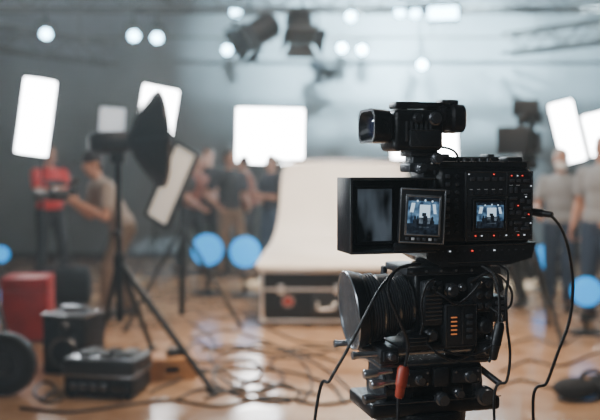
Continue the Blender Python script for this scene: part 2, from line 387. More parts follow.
mb=N(); bx(mb,470,493,279,314,-4,20,2.5); bx(mb,474,496,314,346,2,30,2.5); mb.build('connector_panel',M['char'],lc)
for k in range(3):
    for c in range(2): N().lathe((U(477+c*9),-4,V(285+k*11)),(0,-1,0),[(0,3.8),(2,3.8),(2.2,2.8),(4.5,2.6)],14).build('socket',M['grey'],lc)
def knob(px,py,w,r,m='char',h=11):
    mb=N(); mb.lathe((U(px),w,V(py)),(0,-1,0),[(0,r),(.35*h,r),(.42*h,r*.82)]+[(h*(.45+.06*i),r*(.8 if i%2 else .76)) for i in range(8)]+[(h,r*.6)],20); return mb.build('control_knob',M[m],lc)
knob(483,328,1,9); knob(452,291,5,8,'grey'); knob(430,335,4,7,'grey')
knob(463,289,5,5,'grey',7); knob(490,340,2,5,'grey',14)
for w in (4,62):
    mb=N(); mb.cyl((U(352),w,V(352)),(U(502),w,V(352)),3.4,n=14); mb.cyl((U(350),w,V(352)),(U(353),w,V(352)),4.2,n=14); mb.build('support_rod',M['steel'],lc)
for (a,b,h0) in ((376,396,345),(474,494,343)):
    mb=N(); bx(mb,a,b,h0,361,-4,70,2); bx(mb,a+3,b-3,h0+3,358,-6,-3,1); mb.build('rod_bracket',M['char'],lc)
    N().lathe((U((a+b)/2),-6,V(352)),(0,-1,0),[(0,4.5),(4,4.5),(5,3.4),(9,3.2)],16).build('rod_clamp_knob',M['grey'],lc)
mb=N(); bx(mb,396,476,344,350,0,66,1.5); mb.build('base_plate',M['char'],lc)
for a,b in ((404,410),(486,492)): bx(N(),a,b,272,350,66,74,2).build('cage_post',M['grey'],lc)
mb=N(); mb.prism([(U(486),V(268)),(U(500),V(268)),(U(505),V(292)),(U(500),V(296)),(U(494),V(278)),(U(486),V(278))],0,8); mb.build('bracket_arm',M['grey'],lc)
pb=bx(N(),400,424,331,347,-12,2,2.5).build('power_box',M['black'],lc)
mb=N()
for k in range(3): bx(mb,403,421,334+k*3.8,335.2+k*3.8,-12.6,-11.6,.3)
mb.build('power_box_ribs',M['grey'],pb)
rbx=bx(N(),489,504,298,324,-8,14,2).build('receiver_box',M['black'],lc)
for k in range(3): bx(N(),492,501,302+k*6,305.5+k*6,-9,-7.6,.5).build('receiver_key',M['key'],rbx)
for pts in ([(477,-6,285),(472,-18,282),(460,-16,296),(450,-14,302),(440,-14,296),(432,-9,290)],
            [(486,-6,307),(494,-18,318),(488,-18,340),(474,-16,352),(456,-14,354),(440,-8,349)],
            [(430,-6,283),(426,-16,277),(418,-16,282),(414,-14,300),(416,-14,318),(414,-12,331)],
            [(468,-4,283),(478,-16,273),(494,-14,276),(508,-8,292),(508,-8,306),(502,-8,312)],
            [(420,-12,340),(430,-18,350),(446,-16,358),(462,-12,356),(472,-6,350)]):
    N().tube([(U(a),b,V(c)) for a,b,c in pts],1.3,8,6).build('jumper_lead',M['rubber'],lc)
ax=Vector((-math.cos(R_(-3)),-math.sin(R_(-3)),-.10)).normalized()
o=Vector((U(434),28,V(304)))
def ridged(h0,h1,r,k=2.4,st=2.2):
    n=max(2,int((h1-h0)/st)); out=[(h0,r-3)]
    for i in range(n):
        a=h0+(h1-h0)*i/n; b=(h1-h0)/n
        out+=[(a+.1*b,r-k),(a+.28*b,r),(a+.68*b,r),(a+.86*b,r-k)]
    return out+[(h1,r-3)]
N().lathe(o,ax,[(-10,20),(0,22),(10,22),(11,24),(17,24),(18,22)],40).build('lens_mount',M['char'],lc)
N().lathe(o,ax,[(17.5,22),(18,26.6),(20.6,27),(21,24)],48).build('lens_scale_ring',M['steel'],lc)
N().lathe(o,ax,ridged(21,33,29.4),56).build('focus_ring',M['rib'],lc)
N().lathe(o,ax,[(32.8,26),(33.2,29.4),(35.6,29.8),(36,26.5)],48).build('lens_scale_ring',M['steel'],lc)
N().lathe(o,ax,ridged(36,50,32.2),56).build('zoom_ring',M['rib'],lc)
N().lathe(o,ax,[(49.8,29),(50.2,32.4),(52.2,32.8),(52.6,29)],48).build('lens_scale_ring',M['steel'],lc)
N().lathe(o,ax,ridged(52.6,64,34.8,2.2,2.6),56).build('iris_ring',M['rib'],lc)
N().lathe(o,ax,[(63.8,31),(64.4,36),(67,37),(68,35.6),(69.6,35.6),(70.4,38),(76,40),(80,40.4),(80,38.2),(76,36),(72,33)],48,cap1=False).build('lens_hood',M['black'],lc)
N().lathe(o,ax,[(70,33.4),(74,31),(76.5,25),(78,16),(78.6,6),(78.7,.5)],40).build('lens_glass',M['glass'],lc)
N().lathe(o,ax,[(75,35.6),(76.4,35),(76.8,31),(75,30)],40).build('lens_ring',M['grey'],lc)
N().lathe(o,ax,[(80,40.6),(81.2,40.1),(81.2,38.5),(80,38.2)],48).build('lens_rim',M['steel'],lc)
mb=N(); bx(mb,366,404,347,351,20,44,1.5); bx(mb,380,392,341,348,24,40,1.5); mb.build('lens_support',M['char'],lc)
# ---------------- tripod
tp=thing('camera_tripod','heavy black tripod with fluid head carrying the two stacked cameras','tripod',(ref.x,ref.y,0),PHI)
RM=rigM(0)
mb=N(); bx(mb,378,492,361,367,2,68,2); mb.build('quick_release_plate',M['grey'],tp)
mb=N(); bx(mb,388,484,366,388,0,68,4,3); mb.build('head_block',M['black'],tp)
mb=N(); bx(mb,402,428,369,386,-4,2,2); bx(mb,432,448,368,387,-5,2,2); bx(mb,452,480,370,385,-4,2,2); mb.build('head_side_plates',M['char'],tp)
for (x,y) in ((405,372),(425,372),(405,383),(425,383),(455,373),(477,373),(477,382)): N().cyl((U(x),-4,V(y)),(U(x),-5.4,V(y)),1.5,1.3,8).build('head_screw',M['steel'],tp)
N().lathe((U(382),34,V(392)),(1,0,0),[(0,20),(3,25),(34,25),(36,21),(64,21),(66,26),(100,26),(106,20)],32).build('tilt_drum',M['char'],tp)
for xs in ((386,395,404),(466,476,486)):
    mb=N()
    for x in xs: mb.lathe((U(x),34,V(392)),(1,0,0),[(0,22),(0,26.8),(1.4,26.8),(1.4,22)],32)
    mb.lathe((U(xs[0]),34,V(392)),(1,0,0),[(0,25.4),(U(xs[2])-U(xs[0]),25.4)],32)
    mb.build('drum_ridges',M['grey'],tp)
for (x,y,m_,L) in ((390,369,'steel',30),(394,380,'steel',27),(384,394,'grey',24)):
    N().lathe((U(x),2,V(y)),(-1,-.05,-.06),[(0,3),(L*.5,3),(L*.52,4.6),(L*.95,5),(L,4)],16).build('lock_lever',M[m_],tp)
N().cyl((U(488),30,V(374)),(U(506),8,V(392)),3.6,n=12).build('side_lever',M['grey'],tp)
for (x,y,r) in ((468,378,6),(416,378,5),(484,399,10),(440,399,7),(457,394,5)):
    N().lathe((U(x),-2,V(y)),(0,-1,0),[(0,r),(5,r),(6,r*.8),(11,r*.75)],20).build('drag_dial',M['grey'],tp)
mb=N(); bx(mb,368,502,401,416,-2,70,4,3); mb.build('pan_base',M['black'],tp)
mb=N(); bx(mb,368,502,401,402,-2.8,-1.6,.3); mb.build('pan_base_edge',M['grey'],tp)
N().lathe((U(434),36,V(415)),(0,0,-1),[(0,46),(8,48),(24,46),(34,30),(50,22)],32).build('bowl',M['black'],tp)
zt=ref.z-187*SR
cxl=(U(434))*SR; cyl_=36*SR
MB().cyl((cxl,cyl_,zt),(cxl,cyl_,.35),.03,.03).build('centre_column',M['grey'],tp)
for k in range(3):
    a=R_(90+120*k-15); dx,dy=math.cos(a),math.sin(a)
    g=MB(); g.cyl((cxl+.06*dx,cyl_+.06*dy,zt+.02),(cxl+.3*dx,cyl_+.3*dy,.5),.022,.02,12); g.cyl((cxl+.29*dx,cyl_+.29*dy,.52),(cxl+.54*dx,cyl_+.54*dy,.03),.016,.014,12); g.ell((cxl+.55*dx,cyl_+.55*dy,.03),(.035,.035,.03))
    g.build('leg',M['grey'],tp)
# ---------------- cables of the rig
def rcable(pts,r,label,plug=None,tofloor=None):
    w=[at(px,py,YR+dw) for px,py,dw in pts]
    if tofloor:
        e=w[-1]; dx,dy=tofloor; w+= [Vector((e.x+dx*.1,e.y+dy*.1,.5)),Vector((e.x+dx*.3,e.y+dy*.3,.1)),Vector((e.x+dx*.6,e.y+dy*.6,.012)),Vector((e.x+dx,e.y+dy,.012))]
    c=thing('camera_cable',label,'cable',w[0],0,None)
    X=T(-w[0])
    MB(X).tube(w,r,8,8).build('cord',M['rubber'],c)
    for p0,p1,pr,pm in (plug or []):
        a=at(*p0); b=at(*p1); d=(b-a)
        MB(X).lathe(a,d,[(0,pr*.7),(d.length*.1,pr),(d.length*.6,pr),(d.length*.62,pr*.85),(d.length*.95,pr*.75),(d.length,pr*.5)],14).build('plug',M[pm],c)
    return c
rcable([(420,264,-.02),(400,268,-.06),(382,286,-.12),(364,318,-.15),(346,352,-.15),(330,380,-.15),(316,410,-.14)],.0034,'black cable looping from camera base down past the lens to lower left',tofloor=(-.6,-.1))
rcable([(408,266,-.04),(396,270,-.08),(388,290,-.12),(400,322,-.11),(408,345,-.09),(404,372,-.08),(398,408,-.08)],.0034,'black cable with red plug in front of the lower camera',[((404,366,YR-.08),(399,398,YR-.08),.0125,'redplug')],tofloor=(-.1,-.5))
rcable([(532,212,.09),(548,214,.06),(561,228,.05),(569,252,.05),(573,285,.06),(569,322,.06),(558,352,.06),(547,382,.06),(533,412,.06)],.0036,'black cable curving down at far right from socket on the camera side',[((528,211,YR+.09),(553,215,YR+.055),.0095,'black')],tofloor=(.6,.1))
rcable([(498,264,.03),(508,273,.0),(506,296,-.03),(507,325,-.03),(510,352,-.03),(507,380,-.04),(494,412,-.04)],.0032,'thin black cable hanging furthest right beneath the camera body',tofloor=(.4,-.4))
rcable([(482,266,-.03),(494,275,-.05),(499,295,-.06),(499,320,-.06),(495,345,-.06),(489,362,-.05)],.0032,'short black cable ending in thick plug beside the lower camera',[((500,322,YR-.06),(493,360,YR-.06),.011,'black')])
# ------------------------------------------------------------------ light stands & softboxes
def legs(parent,cx,cy,zt,feet,m,r=.011,name='leg'):
    for (fx,fy) in feet:
        g=MB(); g.cyl((cx,cy,zt),(fx,fy,.015),r,r*.8,10); g.ell((fx,fy,.016),(r*1.7,r*1.7,.016),u=10,v=6)
        g.build(name,m,parent)
def tri(cx,cy,r,a0=20): return [(cx+r*math.cos(R_(a0+120*k)),cy+r*math.sin(R_(a0+120*k))) for k in range(3)]
def softbox(px,py,Y,w,h,roll,yaw,label,em,pitch=0,depth=.28,fr=.45,rim=.025,name='softbox',a0=20,group=None,legz=.62,lr=.011):
    s=Y/F; W=w*s/2; Hh=h*s/2; p=at(px,py,Y)
    root=thing(name,label,'studio light',(p.x,Y,0),0,group)
    X=T((0,0,p.z))@Matrix.Rotation(R_(yaw),4,'Z')@Matrix.Rotation(R_(pitch),4,'X')@Matrix.Rotation(R_(roll),4,'Y')
    MB(X).box(-W,W,-.012,.01,-Hh,Hh,.008).build('diffuser',em,root)
    g=MB(X)
    for a,b,c,d in ((-W-rim,W+rim,Hh,Hh+rim),(-W-rim,W+rim,-Hh-rim,-Hh),(-W-rim,-W,-Hh,Hh),(W,W+rim,-Hh,Hh)): g.box(a,b,-.03,.03,c,d,.005)
    g.build('frame',M['fix'],root)
    def rc(y,k): return [(-W*k,y,-Hh*k),(W*k,y,-Hh*k),(W*k,y,Hh*k),(-W*k,y,Hh*k)]
    g=MB(X); g.loft([rc(.012,1.02),rc(depth*.5,.75),rc(depth,.3)]); g.build('shell',M['canvas'],root)
    MB(X).lathe((0,depth,0),(0,1,0),[(0,.07),(.03,.085),(.22,.085),(.25,.06)],20).build('lamp_head',M['fix'],root)
    q=X@Vector((0,depth+.12,-.05))
    MB().lathe((q.x,q.y,0.08),(0,0,1),[(0,lr*1.3),(q.z*.5,lr*1.3),(q.z*.5,lr*1.7),(q.z*.5+.05,lr*1.7),(q.z*.5+.05,lr),(q.z-.08,lr)],12).build('pole',M['fix'],root)
    legs(root,q.x,q.y,legz,tri(q.x,q.y,fr,a0),M['fix'],lr)
    return root
softbox(36,117,9.2,30,74,8,8,'tall narrow glowing softbox leaning right, near the left edge',M['dif'],pitch=0)
softbox(112,121,12.4,24,26,4,10,'small dim softbox behind the black dish light stand',M['difdim'])
softbox(157,114,11.2,34,52,10,15,'bright softbox partly hidden behind the black dish reflector',M['dif'])
softbox(270,136,13.3,66,54,1,0,'wide glowing square softbox in the middle above the white backdrop',M['dif'],fr=.4,depth=.2)
softbox(424,140,13.0,64,42,-2,-4,'glowing softbox directly behind the video camera viewfinder bracket',M['dif'],fr=.5)
softbox(567,132,11.2,22,60,-14,-10,'tall glowing softbox leaning left above the masked person',M['dif'])
softbox(597,134,12.2,20,40,-14,-10,'glowing softbox cut by the right edge of the photo',M['dif'])
softbox(172,185,7.9,24,78,27,-25,'slanted cream light panel with dark frame in front of the waiting crew',M['difwarm'],depth=.08,fr=.62,rim=.03,name='light_panel',a0=-20,legz=.95,lr=.021)
# dish reflector on tripod stand
Y=6.3; p=at(118,150,Y)
ds=thing('dish_light','black dish reflector light on tall tripod stand at left','studio light',(p.x,Y,0))
MB().lathe((0,0,.35),(0,0,1),[(0,.028),(.45,.028),(.45,.036),(.52,.036),(.52,.024),(p.z-.44,.024)],14).build('pole',M['fix'],ds)
feet=[fl(213,393),fl(98,352),fl(152,350)]
legs(ds,0,0,.80,[(f.x-p.x,f.y-Y) for f in feet],M['fix'],.027)
MB().lathe((0,0,.76),(0,0,1),[(0,.045),(.09,.045)],14).build('leg_collar',M['fix'],ds)
MB().lathe((0,-.03,1.02),(0,-1,0),[(0,.03),(.05,.025)],14).build('height_knob',M['fix'],ds)
d=Vector((.93,.34,.05)).normalized(); c0=at(124,142,Y)-Vector((p.x,Y,0))
g=MB(); g.lathe(c0,-d,[(-.05,.06),(0,.085),(.2,.085),(.26,.06)],20); g.build('lamp_head',M['fix'],ds)
g=MB(); g.box(-.05,.05,-.05,.05,p.z-.1,p.z+.03,.01); g.build('tilt_bracket',M['fix'],ds)
c1=at(160,139,Y)-Vector((p.x,Y,0))
g=MB(); g.lathe(c1,d,[(-.23,.06),(-.19,.13),(-.12,.24),(-.05,.32),(0,.36),(.0,.345),(-.06,.30),(-.13,.21),(-.2,.1)],16,cap1=True); g.build('dish',M['canvas'],ds)
g=MB(); g.lathe(c1,d,[(-.012,.345),(-.012,.368),(.012,.368),(.012,.345)],32,cap0=False,cap1=False); g.build('rim',M['grey'],ds)
q=d.to_track_quat('Z','Y')
g=MB()
for k in range(8):
    a=2*math.pi*k/8; g.tube([c1+q@Vector((r*math.cos(a),r*math.sin(a),h-.004)) for h,r in ((-.2,.115),(-.12,.245),(-.05,.325),(0,.366))],.006,6,3)
g.build('ribs',M['fix'],ds)
# ------------------------------------------------------------------ white backdrop on flight case
bxx=at(330,250,9).x
bd=thing('backdrop','white curved paper backdrop sweeping down onto the black flight case','backdrop',(bxx,8.8,0))
g=MB(); rows=[]
for (Y,z,xl,xr) in ((9.75,1.60,281,408),(9.75,1.3,280,410),(9.74,1.0,278,412),(9.70,.80,275,414),(9.55,.68,271,418),(9.25,.625,266,421),(8.7,.61,260,425),(8.2,.606,257,428),(7.9,.605,254.5,430),(7.86,.60,254,430),(7.85,.555,254,430)):
    rows.append((Y-8.8,z,(xl-300)*Y/F-bxx,(xr-300)*Y/F-bxx))
vs=[];fs=[]; n=7
for y,z,a,b in rows:
    for i in range(n): vs.append((a+(b-a)*i/(n-1),y,z))
for r in range(len(rows)-1):
    for i in range(n-1): fs.append((r*n+i,r*n+i+1,(r+1)*n+i+1,(r+1)*n+i))
g.add(vs,fs); pap=g.build('paper',M['paper'],bd)
so=pap.modifiers.new('thick','SOLIDIFY'); so.thickness=.012
sb=pap.modifiers.new('sub','SUBSURF'); sb.levels=2; sb.render_levels=2
xa=rows[0][2]; xb=rows[0][3]
MB().cyl((xa-.06,.98,1.61),(xb+.06,.98,1.61),.025).build('roller_bar',M['grey'],bd)
for x in (xa-.03,xb+.03):
    g=MB(); g.cyl((x,1.02,0.02),(x,1.02,1.66),.016); g.box(x-.02,x+.02,.75,1.3,0,.03,.005); g.build('support_pole',M['fix'],bd)
# flight case
def flightcase(name,label,x0,x1,Y,dep,h,emblem=True):
    fc=thing(name,label,'case',((x0+x1)/2,Y+dep,0)); w=(x1-x0)/2; e=dep-.01; ce=(x0+x1)/2
    MB().box(-w+.01,w-.01,-e,e,.06,h-.19,.008).build('body',M['case'],fc)
    MB().box(-w+.01,w-.01,-e,e,h-.185,h-.005,.008).build('lid',M['case'],fc)
    g=MB()
    for z in (.06,h-.19,h-.02):
        for (a,b,c,d_) in ((-w,w,-dep,-dep+.015),(-w,w,dep-.015,dep),(-w,-w+.015,-dep,dep),(w-.015,w,-dep,dep)): g.box(a,b,c,d_,z-.011,z+.014,.003)
    for sx in (-1,1):
        for sy in (-1,1): g.box(sx*w-.014,sx*w+.014,sy*e-.014,sy*e+.014,.06,h,.003)
    g.build('metal_edging',M['alu'],fc)
    for sx in (-1,1):
        for sy in (-1,1):
            for z in (.075,h-.012): MB().ell((sx*w,sy*(dep-.005),z),(.03,.03,.028)).build('corner_cap',M['alu'],fc)
            g=MB(); g.lathe((sx*(w-.12)-.02,sy*(dep-.1),.03),(1,0,0),[(0,.026),(.004,.03),(.036,.03),(.04,.026)],16); g.box(sx*(w-.12)-.03,sx*(w-.12)+.03,sy*(dep-.1)-.03,sy*(dep-.1)+.03,.052,.062); g.build('caster',M['rubber'],fc)
    hx=(at(326,300,Y).x-ce) if emblem else 0
    hp_=MB().box(hx-.13,hx+.13,-dep,-dep+.015,.12,.34 if emblem else .26,.01).build('handle_plate',M['char'],fc)
    MB().tube([(hx-.08,-dep,.24),(hx-.08,-dep-.025,.22),(hx-.07,-dep-.03,.18),(hx+.07,-dep-.03,.18),(hx+.08,-dep-.025,.22),(hx+.08,-dep,.24)],.012,8,4).build('handle',M['alu'],hp_)
    for x in (-.7*w,.2*w): MB().box(x-.03,x+.03,-dep-.005,-dep+.02,h-.235,h-.14,.006).build('latch',M['alu'],fc)
    if emblem:
        lx=at(288,300,Y).x-ce
        em_=MB().lathe((lx,-dep+.008,.25),(0,-1,0),[(0,.062),(.006,.062)],28).build('emblem',M['faint'],fc)
        MB().prism([(lx-.042,.21),(lx+.042,.21),(lx+.048,.265),(lx,.295),(lx-.048,.265)],-dep-.002,-dep+.003).build('emblem_shield',M['faintred'],em_)
flightcase('flight_case','long black flight case with metal edges and small faded red emblem',at(262,300,7.9).x,at(388,300,7.9).x,7.9,.3,.55)
flightcase('flight_case','short black flight case on the floor at right, under the tripod camera',at(534,300,10.9).x,at(566,300,10.9).x,10.9,.2,.45,False)
# ------------------------------------------------------------------ blue par lights
def parlight():
    r=thing('par_light','x','stage light',(0,0,0))
    MB().lathe((0,-.1,.55),(0,1,0),[(0,.21),(0,.19),(.02,.19),(.02,.18)],32,cap0=False,cap1=False).build('front_rim',M['fix'],r)
    MB().lathe((0,-.09,.55),(0,1,0),[(0,.2),(.05,.21),(.2,.19),(.3,.1),(.34,.07)],28).build('can',M['fix'],r)
    MB().lathe((0,-.115,.55),(0,1,0),[(0,.02),(.004,.12),(.02,.188)],32).build('lens',M['bluelens'],r)
    g=MB(); g.tube([(-.24,0,.55),(-.24,.0,.32),(-.2,0,.26),(.2,0,.26),(.24,0,.32),(.24,0,.55)],.014,8,3); g.build('yoke',M['fix'],r)
    g=MB(); g.cyl((0,0,.05),(0,0,.27),.025); g.lathe((0,0,0),(0,0,1),[(0,.2),(.02,.2),(.05,.05)],24); g.build('base',M['fix'],r)
    return r
p0=parlight()
def aim(x,y): return math.atan2(-x,y)
first=True
for (px,Y,sc,lab) in ((207,10.0,1,'blue glowing round stage light, left one of the pair below the crew'),(245,9.9,.97,'blue glowing round stage light, right one of the pair beside the backdrop'),
                   (545,10.3,.78,'small blue round stage light beside the tripod camera at right'),(588,7.6,.72,'blue round stage light low at the right edge of the photo'),(0,11.6,.6,'blue round stage light at the far left edge behind the red trunk')):
    x=(px-300)*Y/F
    if first: o=p0; o.location=(x,Y,0); o.rotation_euler=(0,0,aim(x,Y)); first=False
    else: o=dup(p0,(x,Y,0),aim(x,Y))
    o.scale=(sc,sc,sc); o['label']=lab; o['group']='blue stage lights on the floor'
# ------------------------------------------------------------------ truss and hanging lights
def truss(p0,p1,s,label):
    p0=Vector(p0);p1=Vector(p1); L=(p1-p0).length; d=(p1-p0).normalized(); up=Vector((0,0,1)); sd=d.cross(up).normalized()
    r=thing('lighting_truss',label,'truss',p0)
    offs=[(a*sd+b*up)*s for a in (-.5,.5) for b in (-.5,.5)]
    for o in offs: MB().cyl(o,d*L+o,.024,n=10).build('chord',M['truss'],r)
    g=MB(); n=int(L/(s*1.1))
    for i in range(n):
        a=d*(L*i/n); b=d*(L*(i+1)/n)
        for (u,v) in ((0,1),(2,3),(1,3),(0,2)):
            if i%2: u,v=v,u
            g.cyl(a+offs[u],b+offs[v],.014,n=6)
    g.build('lacing',M['truss'],r)
    for k in (.12,.88):
        a=d*(L*k); MB().cyl(a,(a.x,a.y,ZC-p0.z),.012,n=8).build('hanger',M['truss'],r)
    return r
truss((-6.4,11.6,3.85),(6.4,11.6,3.85),.3,'long horizontal lighting truss crossing the top of the studio')
truss((-6.4,9.4,3.62),(6.4,9.4,3.62),.26,'nearer horizontal truss at the very top of the photo carrying the black fixtures')
truss((-6.3,9.9,3.46),(-2.9,13.0,3.28),.32,'diagonal truss at upper left, running back toward the wall')
truss((6.3,10.0,3.50),(3.2,13.0,3.44),.30,'diagonal truss at upper right, running back toward the wall')
hp2=thing('lighting_pipe','single horizontal pipe near the back wall carrying the lower row of spotlights','pipe',(-6.5,13.3,3.6))
MB().cyl((0,0,0),(13.0,0,0),.020,n=12).build('pipe_tube',M['truss'],hp2)
for x in (.1,4.3,8.6,12.9): MB().cyl((x,0,0),(x,0,ZC-3.6),.012,n=8).build('hanger',M['truss'],hp2)
def spotfix():
    r=thing('spotlight','x','stage light',(0,0,0))
    d=Vector((0,-math.cos(R_(14)),-math.sin(R_(14))))
    c=Vector((0,.02,-.2))
    MB().lathe(c,d,[(-.2,.03),(-.17,.07),(-.05,.08),(.1,.085),(.1,.078),(.08,.072)],24).build('can',M['fix'],r)
    MB().lathe(c,d,[(.08,.070),(.088,.056),(.092,.01)],24).build('lens',M['bulb'],r)
    MB().tube([(-.115,.02,-.2),(-.115,.02,-.07),(-.1,.02,-.04),(.1,.02,-.04),(.115,.02,-.07),(.115,.02,-.2)],.009,6,3).build('yoke',M['fix'],r)
    MB().box(-.03,.03,-.01,.05,-.045,.01,.005).build('clamp',M['fix'],r)
    MB().cyl((0,.02,0),(0,.02,1),.013,n=8).build('drop_pipe',M['fix'],r)
    return r
s0=spotfix(); first=True
spots=[(46,34,11.6,'lit spotlight furthest left under the truss, above the leaning softbox'),(134,36,11.6,'lit spotlight, left of a close pair under the truss'),(157,38,11.6,'lit spotlight, right of a close pair under the truss'),
 (236,12,11.6,'lit spotlight above the left black barn door fixture'),(227,50,13.3,'small faint spotlight below the truss left of the barn door fixture'),(351,17,11.6,'lit spotlight at right of the second black hanging fixture'),
 (342,48,13.3,'lit spotlight, left of the lower pair near the middle'),(362,50,13.3,'lit spotlight, right of the lower pair near the middle'),(400,12,11.6,'lit spotlight at left of the other one beside the wide hanging panel light'),(415,13,11.6,'lit spotlight immediately left of the wide hanging panel light'),
 (422,65,13.3,'lit spotlight lowest of all, just above the camera viewfinder')]
spos=[]
for (px,py,Y,lab) in spots:
    p=at(px,py,Y); a=aim(p.x,Y); loc=p-Matrix.Rotation(a,3,'Z')@Vector((0,-.07,-.222)); spos.append(p)
    if first: o=s0; o.location=loc; o.rotation_euler=(0,0,a); first=False
    else: o=dup(s0,loc,a)
    o['label']=lab; o['group']='spotlights hanging from the truss'
    for ch in o.children:
        if ch.name.startswith('drop_pipe'): ch.scale=(1,1,max(.02,(3.69 if Y<12 else 3.58)-loc.z))
# wide hanging panel light right of top centre
p=at(443,14,11.3)
hl=thing('hanging_panel_light','wide rectangular lit panel hanging from the truss right of top centre','stage light',(p.x,11.3,3.69),aim(p.x,11.3))
X=T((0,0,p.z-3.69))@Matrix.Rotation(R_(-12),4,'X')
MB(X).box(-.19,.19,-.03,-.005,-.09,.09,.01).build('diffuser',M['bulb'],hl)
g=MB(X)
for a,b,c,d_ in ((-.21,.21,.09,.11),(-.21,.21,-.11,-.09),(-.21,-.19,-.09,.09),(.19,.21,-.09,.09)): g.box(a,b,-.05,.05,c,d_,.005)
g.box(-.19,.19,0,.05,-.09,.09,.005); g.build('housing',M['fix'],hl)
g=MB(); g.tube([(-.23,0,p.z-3.69),(-.23,0,p.z-3.57),(-.18,0,p.z-3.54),(.18,0,p.z-3.54),(.23,0,p.z-3.57),(.23,0,p.z-3.69)],.012,8,3); g.cyl((0,0,p.z-3.54),(0,.16,0),.014,n=8); g.build('yoke',M['fix'],hl)
def barn(px,py,Y,dr,size,label,top):
    p=at(px,py,Y); r=thing('barn_door_fixture',label,'stage light',(p.x,Y,top))
    d=Vector(dr).normalized(); X=T((0,0,p.z-top))@d.to_track_quat('Z','Y').to_matrix().to_4x4()@Matrix.Scale(size,4)
    MB(X).lathe((0,0,-.44),(0,0,1),[(0,.09),(.04,.15),(.1,.165),(.28,.17),(.42,.18),(.44,.18),(.44,.15),(.38,.14)],24).build('housing',M['fix'],r)
    g=MB(X)
    for k in range(4): g.lathe((0,0,-.36+k*.055),(0,0,1),[(0,.16),(0,.184),(.02,.184),(.02,.16)],24,cap0=False,cap1=False)
    g.lathe((0,0,-.37),(0,0,1),[(0,.166),(.22,.168)],24); g.build('cooling_fins',M['fix'],r)
    MB(X).lathe((0,0,-.06),(0,0,1),[(0,.145),(.02,.1),(.03,.01)],24).build('lens',M['glass'],r)
    MB(X).box(-.18,.18,-.18,.18,-.02,.0,.004).build('door_frame',M['fix'],r)
    for k in range(4):
        R=Matrix.Rotation(k*math.pi/2,4,'Z')@T((0,.18,0))@Matrix.Rotation(R_(-35 if k%2 else -25),4,'X')
        g=MB(X@R); g.add([(-.16,0,0),(.16,0,0),(.24,0,.2),(-.24,0,.2),(-.16,.006,0),(.16,.006,0),(.24,.006,.2),(-.24,.006,.2)],[(0,1,2,3),(7,6,5,4),(0,4,5,1),(1,5,6,2),(2,6,7,3),(3,7,4,0)])
        g.build('door_flap',M['fix'],r)
    g=MB(); k=.22*size; zz=p.z-top; g.tube([(-k,0,zz),(-k,0,zz+.22*size),(-k*.7,0,zz+.3*size),(k*.7,0,zz+.3*size),(k,0,zz+.22*size),(k,0,zz)],.014,8,3); g.cyl((0,0,zz+.28*size),(0,0,0),.016,n=10); g.build('yoke',M['fix'],r)
barn(250,38,9.4,(-.75,-.35,-.55),.86,'black barn door fixture hanging at the top, left of two',3.48)
barn(302,35,9.4,(.1,-.6,-.8),.80,'black barn door fixture hanging at the top, right of two',3.48)
barn(322,72,13.3,(.5,-.5,-.7),.62,'hazy dark fixture hanging low behind the two black ones',3.58)
# ------------------------------------------------------------------ clutter left
def foot(par,x,y,w=.02,h=.03): MB().box(x-w,x+w,y-w,y+w,0,h).build('foot',M['rubber'],par)
p=fl(21,345)
tr=thing('trunk','plain red upright trunk with slim lid line at the left','trunk',(p.x,p.y+.22,0),R_(8))
MB().box(-.195,.195,-.2,.2,.03,.46,.005).build('body',M['red'],tr); MB().box(-.195,.195,-.2,.2,.465,.57,.005).build('lid',M['red'],tr)
for sx in(-1,1):
    for sy in (-1,1): foot(tr,sx*.16,sy*.16,.02,.035)
p=fl(68,376)
sp=thing('loudspeaker','black boxy loudspeaker standing in front of the red trunk','speaker',(p.x,p.y+.2,0),R_(-12))
MB().box(-.17,.17,-.18,.16,.0,.44,.02,3).build('cabinet',M['case'],sp)
MB().box(-.15,.15,-.192,-.178,.03,.42,.006).build('grille',M['canvas'],sp)
MB().lathe((0,-.19,.17),(0,-1,0),[(0,.12),(.008,.115),(.008,.10),(0,.085),(-.0,.03)],28).build('woofer_ring',M['grey'],sp)
MB().lathe((0,-.19,.35),(0,-1,0),[(0,.05),(.008,.045),(.004,.02)],20).build('tweeter_ring',M['grey'],sp)
MB().tube([(-.1,0,.43),(-.1,0,.47),(.1,0,.47),(.1,0,.43)],.012,8,2).build('handle',M['steel'],sp)
g=MB(); g.box(-.172,.172,-.186,-.17,.425,.443,.003); g.box(-.172,-.156,-.186,.162,.425,.443,.003); g.box(.156,.172,-.186,.162,.425,.443,.003); g.build('top_trim',M['steel'],sp)
p=fl(102,400)
pc=thing('equipment_case','wide flat black equipment unit with silvery top panel, front left on floor','case',(p.x,p.y+.18,0),R_(-10))
MB().box(-.24,.24,-.17,.17,.02,.15,.015,3).build('base_shell',M['case'],pc)
MB().box(-.25,.25,-.175,.175,.152,.26,.015,3).build('lid',M['char'],pc)
MB().box(-.21,.21,-.14,.14,.252,.266,.006).build('top_panel',M['steel'],pc)
g=MB(); g.box(-.252,.252,-.18,-.17,.148,.162,.003); g.box(-.252,-.242,-.18,.17,.148,.162,.003); g.box(.242,.252,-.18,.17,.148,.162,.003); g.build('rim_trim',M['steel'],pc)
for x in (-.17,-.10,-.03,.04): MB().lathe((x,-.17,.085),(0,-1,0),[(0,.026),(.012,.026),(.016,.018)],16).build('front_socket',M['grey'],pc)
MB().box(.09,.21,-.178,-.165,.05,.12,.004).build('front_display',M['blackg'],pc)
for x in (-.12,0.03,.15): MB().box(x-.04,x+.04,-.10,.10,.262,.29,.006).build('top_module',M['black'],pc)
for x in (-.2,.2):
    for y in (-.13,.13): foot(pc,x,y)
p=fl(168,381)
ab=thing('apple_box','tan orange wooden box on the floor right of the equipment unit','box',(p.x,p.y+.13,0),R_(14))
